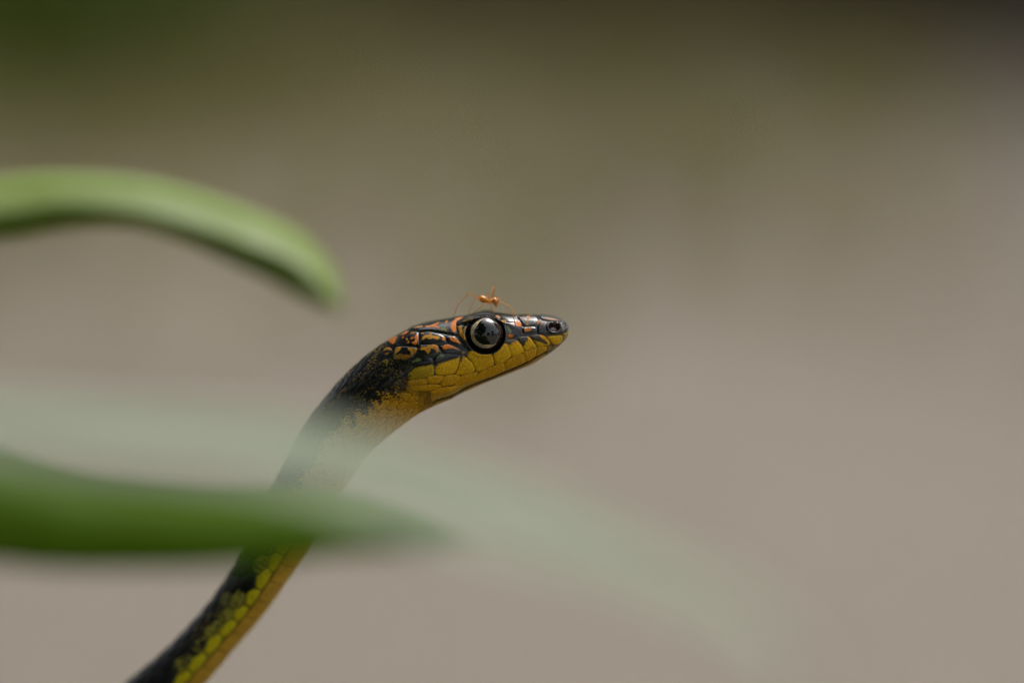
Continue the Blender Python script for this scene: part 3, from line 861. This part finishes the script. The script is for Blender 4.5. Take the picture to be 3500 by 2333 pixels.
col = col * (1 - insock) + np.array((0.022, 0.016, 0.013)) * insock
gloss = 0.23 + 0.26 * sstep(0.05, 0.3, col[..., 0]) + 0.10 * (N1 - 0.5) + 0.10 * late

# displacement along the surface normal
P = np.stack([PX, PY, PZ], -1)
dS = np.gradient(P, axis=0)
dP = (np.roll(P, -1, 1) - np.roll(P, 1, 1))
NR = np.cross(dS, dP)
NR /= np.linalg.norm(NR, axis=-1)[..., None] + 1e-9
cen = C3[:, None, :]
flip = np.sign(np.sum(NR * (P - cen), -1))[..., None]
flip = np.where(flip == 0, 1, flip)
P = P + NR * flip * (hgt[..., None] - 2.5)


def grid_to_world(Pg):
    """drawing-grid xyz -> world; perspective placement by the depth of the body axis only"""
    q = Pg.reshape(-1, 3)
    ax = np.repeat(C3[:, 2], NP)
    D = DIST + ax * S
    k = S * D / DIST
    x = (q[:, 0] - 1750) * k
    z = -(q[:, 1] - 1166.5) * k
    dd = DIST + q[:, 2] * S
    fw, up = np.array(FWD), np.array(UPV)
    return np.array(CAMV)[None] + np.stack([x, 0 * x, 0 * x], 1) + z[:, None] * up + dd[:, None] * fw


W = grid_to_world(P)
ii = np.arange(NS * NP).reshape(NS, NP)
jj = np.roll(ii, -1, 1)
F = np.stack([ii[:-1], ii[1:], jj[1:], jj[:-1]], -1).reshape(-1, 4)
tip0 = W[:NP].mean(0); tip1 = W[-NP:].mean(0)
W = np.concatenate([W, [tip0, tip1]])
k0 = NS * NP
caps = [(int(ii[0, (k + 1) % NP]), k0, int(ii[0, k])) for k in range(NP)] + [(int(ii[-1, k]), k0 + 1, int(ii[-1, (k + 1) % NP])) for k in range(NP)]
snake = empty('snake', tuple(place(-1050, ground_py(92), 92)), 'slender black and yellow tree snake rearing up with an ant on its head', 'snake')
MS = mat_snake()
Fl = F[:, ::-1].tolist() + [c for c in caps]
body = mesh_obj('body', W, Fl, MS)
adopt(body, snake)
bmsh = body.data
at = bmsh.attributes.new('pigment', 'FLOAT_COLOR', 'POINT')
ca4 = np.concatenate([np.clip(col.reshape(-1, 3), 0.002, 1), np.ones((NS * NP, 1))], 1)
ca4 = np.concatenate([ca4, ca4[:1], ca4[-1:]])
at.data.foreach_set('color', ca4.astype(np.float32).ravel())
aw_ = bmsh.attributes.new('wet', 'FLOAT', 'POINT')
wet = (sstep(0.12, 0.02, col[..., 0]) * 0.38) * (0.35 + 0.65 * head) * np.where(er < 68, 0, 1)
wet = wet.reshape(-1)
aw_.data.foreach_set('value', np.concatenate([wet, wet[:1], wet[-1:]]).astype(np.float32))
ag = bmsh.attributes.new('gloss', 'FLOAT', 'POINT')
gl = np.clip(gloss.reshape(-1), 0.2, 0.8)
ag.data.foreach_set('value', np.concatenate([gl, gl[:1], gl[-1:]]).astype(np.float32))
bm = bmesh.new(); bm.from_mesh(bmsh)
bmesh.ops.recalc_face_normals(bm, faces=bm.faces[:])
bm.to_mesh(bmsh); bm.free()
body['label'] = 'scaly body, black with orange flecks above and yellow below'


# eyes
def mat_eye(name, col, speck=0.3):
    m = mat_plain(name, col, 0.25, 1.0, speck, 3000)
    b = m.node_tree.nodes['Principled BSDF']
    b.inputs['Coat IOR'].default_value = 1.75
    b.inputs['Specular IOR Level'].default_value = 0.0
    b.inputs['Coat Roughness'].default_value = 0.02
    return m


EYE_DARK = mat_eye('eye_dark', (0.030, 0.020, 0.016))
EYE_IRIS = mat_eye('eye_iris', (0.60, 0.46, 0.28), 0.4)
EYE_PUPIL = mat_eye('eye_pupil', (0.003, 0.004, 0.005))


def sphere_zone(centre, rad, axis, a0, a1, nseg=72, nring=24, tilt=(0, 0), arc_=None):
    """part of a sphere between polar angles a0..a1 about axis (grid coordinates, axis = -z near / +z far)"""
    vs_, fs_ = [], []
    ax = np.array([tilt[0], tilt[1], axis], float); ax /= np.linalg.norm(ax)
    u = np.cross(ax, [0, 1, 0]); u /= np.linalg.norm(u)
    v = np.cross(ax, u)
    for r_ in range(nring + 1):
        for k in range(nseg):
            a = 2 * math.pi * k / nseg
            lo = a0
            if arc_:
                q = k / (nseg - 1)
                a = arc_[0] + (arc_[1] - arc_[0]) * q
                lo = a1 - (a1 - a0) * min(1.0, 6 * min(q, 1 - q) + 0.05)
            th = lo + (a1 - lo) * r_ / nring
            vs_.append(np.array(centre) + rad * (math.cos(th) * ax + math.sin(th) * (math.cos(a) * u + math.sin(a) * v)))
    for r_ in range(nring):
        for k in range(nseg - (1 if arc_ else 0)):
            fs_.append((r_ * nseg + k, r_ * nseg + (k + 1) % nseg, (r_ + 1) * nseg + (k + 1) % nseg, (r_ + 1) * nseg + k))
    return vs_, fs_


def g2w(p):
    return tuple(CAMV + Vector((1, 0, 0)) * ((p[0] - 1750) * S) + UPV * (-(p[1] - 1166.5) * S) + FWD * (DIST + p[2] * S))


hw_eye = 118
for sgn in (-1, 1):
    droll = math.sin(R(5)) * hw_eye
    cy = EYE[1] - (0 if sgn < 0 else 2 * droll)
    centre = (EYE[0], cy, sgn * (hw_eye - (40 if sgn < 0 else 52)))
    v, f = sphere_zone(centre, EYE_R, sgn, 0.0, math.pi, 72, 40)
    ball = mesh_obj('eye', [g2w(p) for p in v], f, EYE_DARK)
    adopt(ball, snake)
    ball['label'] = 'large round dark eye with a thin tan iris arc, left out where shaded'
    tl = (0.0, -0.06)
    v, f = sphere_zone(centre, EYE_R * 1.004, sgn, math.asin(38 / EYE_R), math.asin(50 / EYE_R), 72, 8, tl, (R(98), R(318)) if sgn < 0 else (R(-138), R(82)))  # arc only: the gap stands for brow shade and reflection over the full ring
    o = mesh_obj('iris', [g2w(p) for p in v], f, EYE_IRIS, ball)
    v, f = sphere_zone(centre, EYE_R * 1.004, sgn, 0, math.asin(38 / EYE_R) - 0.001, 72, 20, tl)
    o = mesh_obj('pupil', [g2w(p) for p in v], f, EYE_PUPIL, ball)

# ------------------------------------------------------------------ the ant
nearP = P[:, :NP // 2 + 1]
npx, npy, npz = nearP[..., 0].ravel(), nearP[..., 1].ravel(), nearP[..., 2].ravel()


def surf_z(px, py, far=False):
    """depth of the snake's skin at a point of the side view"""
    src = P[:, NP // 2:] if far else nearP
    x, y, z = src[..., 0].ravel(), src[..., 1].ravel(), src[..., 2].ravel()
    k = np.argmin((x - px) ** 2 + (y - py) ** 2)
    return float(z[k])


def an(x, y):
    return 1530 + x / 9.05, 960 + y / 9.05


def ellipsoid(c, ax, r, seg=20, ring=14):
    """c centre; ax long axis; r=(long, side, depth)"""
    ax = np.array(ax, float); ax /= np.linalg.norm(ax)
    d = np.array([0, 0, 1.0]); d -= ax * ax.dot(d); d /= np.linalg.norm(d)
    e = np.cross(ax, d)
    vs_, fs_ = [], []
    for i in range(ring + 1):
        t = math.pi * i / ring
        for k in range(seg):
            a = 2 * math.pi * k / seg
            vs_.append(np.array(c) + ax * r[0] * math.cos(t) + math.sin(t) * (e * r[1] * math.cos(a) + d * r[2] * math.sin(a)))
    for i in range(ring):
        for k in range(seg):
            fs_.append((i * seg + k, i * seg + (k + 1) % seg, (i + 1) * seg + (k + 1) % seg, (i + 1) * seg + k))
    return vs_, fs_


ANT_M = mat_plain('ant_amber', (0.75, 0.28, 0.015), 0.25, 0.5, 0.2, 2500)
ANT_M.node_tree.nodes['Principled BSDF'].inputs['Subsurface Weight'].default_value = 0.25
ANT_M.node_tree.nodes['Principled BSDF'].inputs['Subsurface Radius'].default_value = (1, .4, .1)
ANT_M.node_tree.nodes['Principled BSDF'].inputs['Subsurface Scale'].default_value = 0.0003
ZA = -38.0


def A3(x, y, z=0):
    p = an(x, y)
    return (p[0], p[1], ZA + z)


parts = []
parts.append(ellipsoid(A3(1105, 570), (1, 0.42, 0), (17.5, 12.0, 12.5)))
parts.append(ellipsoid(A3(1205, 650), (1, 0.2, 0), (5.0, 4.0, 4.0), 12, 8))
parts.append(ellipsoid(A3(1290, 640), (1, 0.12, 0), (11.5, 7.0, 7.5)))
parts.append(ellipsoid(A3(1365, 625), (1, -0.05, -.2), (9.0, 7.5, 7.5)))
parts.append(ellipsoid(A3(1475, 635, -3), (0.35, 1, -.1), (14.0, 10.5, 12.0)))
parts.append(ellipsoid(A3(1505, 740, -4), (0.3, 1, -.1), (7.5, 5.0, 6.0), 14, 10))
ABD = None


def limb(pts, r0, r1, seg=7):
    n = len(pts)
    return tube([tuple(p) for p in pts], [r0 + (r1 - r0) * i / (n - 1) for i in range(n)], seg)


def foot(x, y, off=0.0, far=False):
    p = an(x, y)
    return (p[0], p[1], surf_z(p[0], p[1], far) + off)


LEG = [
    [A3(1150, 640, -4), A3(1060, 620, -9), A3(890, 530, -14), A3(700, 380, -18), A3(650, 400, -18), A3(330, 740, -14), A3(290, 830, -10), foot(190, 1105)],
    [A3(1150, 640, 5), A3(985, 480, 22), A3(935, 440, 30), A3(880, 530, 34), A3(740, 740, 34), foot(635, 1050)],
    [A3(1330, 670, -6), A3(1180, 710, -18), A3(900, 910, -30), foot(740, 1035)],
    [A3(1300, 650, -5), A3(1250, 400, -12), A3(1235, 375, -14), A3(1265, 420, -14), A3(1312, 740, -12), foot(1395, 965)],
    [A3(1340, 600, 5), A3(1405, 195, 26), A3(1440, 185, 30), A3(1400, 480, 60), A3(1405, 760, 85), foot(1430, 905, 0, True)],
    [A3(1370, 650, -5), A3(1590, 655, -16), A3(1740, 700, -18), A3(1960, 810, -24), A3(1990, 900, -30), A3(2030, 1100, -40), foot(2110, 1390)],
]
ANTENNA = [
    [A3(1510, 590, 8), A3(1560, 550, 14), A3(1635, 500, 20), A3(1720, 680, 24), A3(1790, 800, 26), foot(1850, 1000, 10)],
    [A3(1480, 600, 6), A3(1490, 470, 14), A3(1505, 450, 14), A3(1515, 540, 16)],
]
for L in LEG:
    parts.append(limb(L, 1.9, 0.95))
    parts.append(ellipsoid(L[0], (1, 0, 0), (2.4, 2.4, 2.4), 8, 6))
for L in ANTENNA:
    parts.append(limb(L, 1.5, 0.9))
V, Fc = join(parts)
ant = empty('ant', g2w(A3(1300, 900)), 'tiny amber long-legged ant standing on top of the snake\'s head', 'ant')
o = mesh_obj('body', [g2w(p) for p in V], Fc, ANT_M)
adopt(o, ant)
ANT_EYE = mat_plain('ant_eye', (0.012, 0.008, 0.006), 0.2, 0.6)
for x, y, z in ((1430, 612, -14), (1565, 612, -9)):
    v, f = ellipsoid(A3(x, y, z), (0, 1, 0), (3.0, 2.3, 2.3), 10, 8)
    o = mesh_obj('eye', [g2w(p) for p in v], f, ANT_EYE)
    adopt(o, ant)

# ------------------------------------------------------------------ the plant with the long curved leaves
LEAF_A = mat_leaf('fresh_blade', (0.21, 0.30, 0.055), (0.27, 0.36, 0.08), 0.42, 0.42, 0.6, 30)
LEAF_B = mat_leaf('deep_blade', (0.065, 0.15, 0.001), (0.095, 0.19, 0.001), 0.45, 0.45, 0.2, 30)
LEAF_C = mat_leaf('glaucous_blade', (0.32, 0.37, 0.275), (0.385, 0.43, 0.33), 0.25, 0.30, 0.9, 30)
STEM_X, STEM_D = -1150, -20.0
stem_base = place(STEM_X, 1166, STEM_D); stem_base.z = 0.0
blade_plant = empty('arching_plant', tuple(stem_base), 'plant with long arching green leaves reaching in front of the snake', 'plant')
stem_top = place(STEM_X + 40, 250, STEM_D)
sp = [stem_base.lerp(stem_top, t) + Vector((0.004 * math.sin(t * 5), 0.003 * math.sin(t * 7), -0.01 if t == 0 else 0)) for t in np.linspace(0, 1, 16)]
V, Fc = tube(sp, [0.0042 - 0.0022 * t for t in np.linspace(0, 1, 16)], 14)
STEM_M = mat_leaf('green_stem', (0.07, 0.12, 0.012), (0.10, 0.16, 0.02), 0.1, 0.5, 0.4, 40)
o = mesh_obj('stem', V, Fc, STEM_M)
adopt(o, blade_plant)


def blade(rows_, mat, label, seed=0, n=150):
    """rows: midrib x,y,depth | back edge dx,dy,ddepth | front edge dx,dy,ddepth"""
    A_ = catmull(np.array(rows_, float), np.linspace(0, len(rows_) - 1, n))
    tt = np.linspace(-1, 1, 25)
    Vv, Ff = [], []
    for i in range(n):
        m = A_[i, :3]
        for t in tt:
            e = A_[i, 3:6] if t < 0 else A_[i, 6:9]
            a = abs(t)
            p = m + e * a
            bulge = 0.10 * math.sin(math.pi * a)
            p = p + np.array([0, -1, -0.012]) * bulge * np.linalg.norm(e[:2])
            p = p + np.array([0, 1.0, 0]) * 0.9 * math.cos(t * 40)          # fine lengthwise ribs
            Vv.append(tuple(place(p[0], p[1] + 2.0 * math.sin(i * 0.21 + seed) * a, p[2])))
    m_ = len(tt)
    for i in range(n - 1):
        for k in range(m_ - 1):
            Ff.append((i * m_ + k, i * m_ + k + 1, (i + 1) * m_ + k + 1, (i + 1) * m_ + k))
    o_ = mesh_obj('leaf', Vv, Ff, mat)
    sol = o_.modifiers.new('thickness', 'SOLIDIFY')
    sol.thickness = 0.0002
    sol.offset = 0
    adopt(o_, blade_plant)
    o_['label'] = label
    return o_


blade([(-1140, 1000, -20, 0, -20, 1, 0, 20, 0), (-800, 860, -28, 0, -90, 6, 0, 40, 1), (-400, 770, -35, 0, -120, 8, 0, 60, 2), (-120, 742, -37, 0, -130, 9, 0, 78, 2),
       (60, 727, -37, 0, -130, 9, 0, 80, 2), (200, 708, -37, 0, -122, 9, 0, 68, 2), (350, 712, -37, 5, -120, 9, 0, 50, 1), (520, 738, -37, 20, -122, 9, -5, 42, 1),
       (700, 790, -37, 45, -122, 9, -8, 52, 2), (850, 842, -38, 62, -108, 8, -14, 70, 2), (970, 888, -38, 72, -84, 7, -20, 78, 2), (1060, 945, -39, 68, -50, 5, -28, 66, 1), (1120, 1005, -40, 42, -22, 3, -28, 34, 1), (1165, 1060, -41, 1, -1, 0, -1, 1, 0)],
      LEAF_A, 'fresh green leaf arching above the lower leaves, its tip bent down', 1)
blade([(-1140, 1500, -20, 0, -20, 1, 0, 20, 0), (-800, 1450, -36, 0, -50, 8, 0, 160, 2), (-400, 1540, -46, 0, -80, 11, 0, 250, 0), (-120, 1610, -48, 0, -90, 12, 0, 295, -3),
       (100, 1670, -48, 0, -90, 12, 0, 265, -3), (350, 1725, -48, 0, -90, 12, 0, 222, -3), (650, 1750, -49, 0, -85, 12, 0, 192, -3), (950, 1755, -50, 0, -75, 11, 0, 165, -3),
       (1150, 1765, -51, 0, -60, 9, 0, 130, -3), (1300, 1790, -52, 0, -45, 7, 0, 95, -2), (1450, 1830, -54, 0, -25, 4, 0, 55, -1), (1600, 1875, -56, 0, -1, 0, 0, 1, 0)],
      LEAF_B, 'deep green leaf crossing in front of the snake\'s body', 2)
blade([(-1140, 1350, -20, 0, -10, 1, 0, 10, -1), (-800, 1340, -60, 0, -50, 6, 0, 50, -6), (-300, 1415, -82, 0, -75, 12, 0, 65, -7), (200, 1460, -86, 0, -92, 13, 0, 95, -9), (600, 1485, -87, 0, -98, 13, 0, 105, -9),
       (950, 1530, -88, 0, -108, 13, 0, 110, -9), (1300, 1610, -89, 0, -115, 13, 0, 125, -10), (1700, 1735, -92, 10, -105, 12, -5, 130, -9), (2050, 1855, -95, 20, -82, 11, -10, 92, -8),
       (2350, 1985, -99, 25, -58, 9, -12, 62, -7), (2600, 2140, -102, 25, -45, 6, -12, 45, -5), (2800, 2340, -106, 1, -1, 0, -1, 1, 0)],
      LEAF_C, 'pale grey-green leaf crossing below the snake\'s throat', 3)
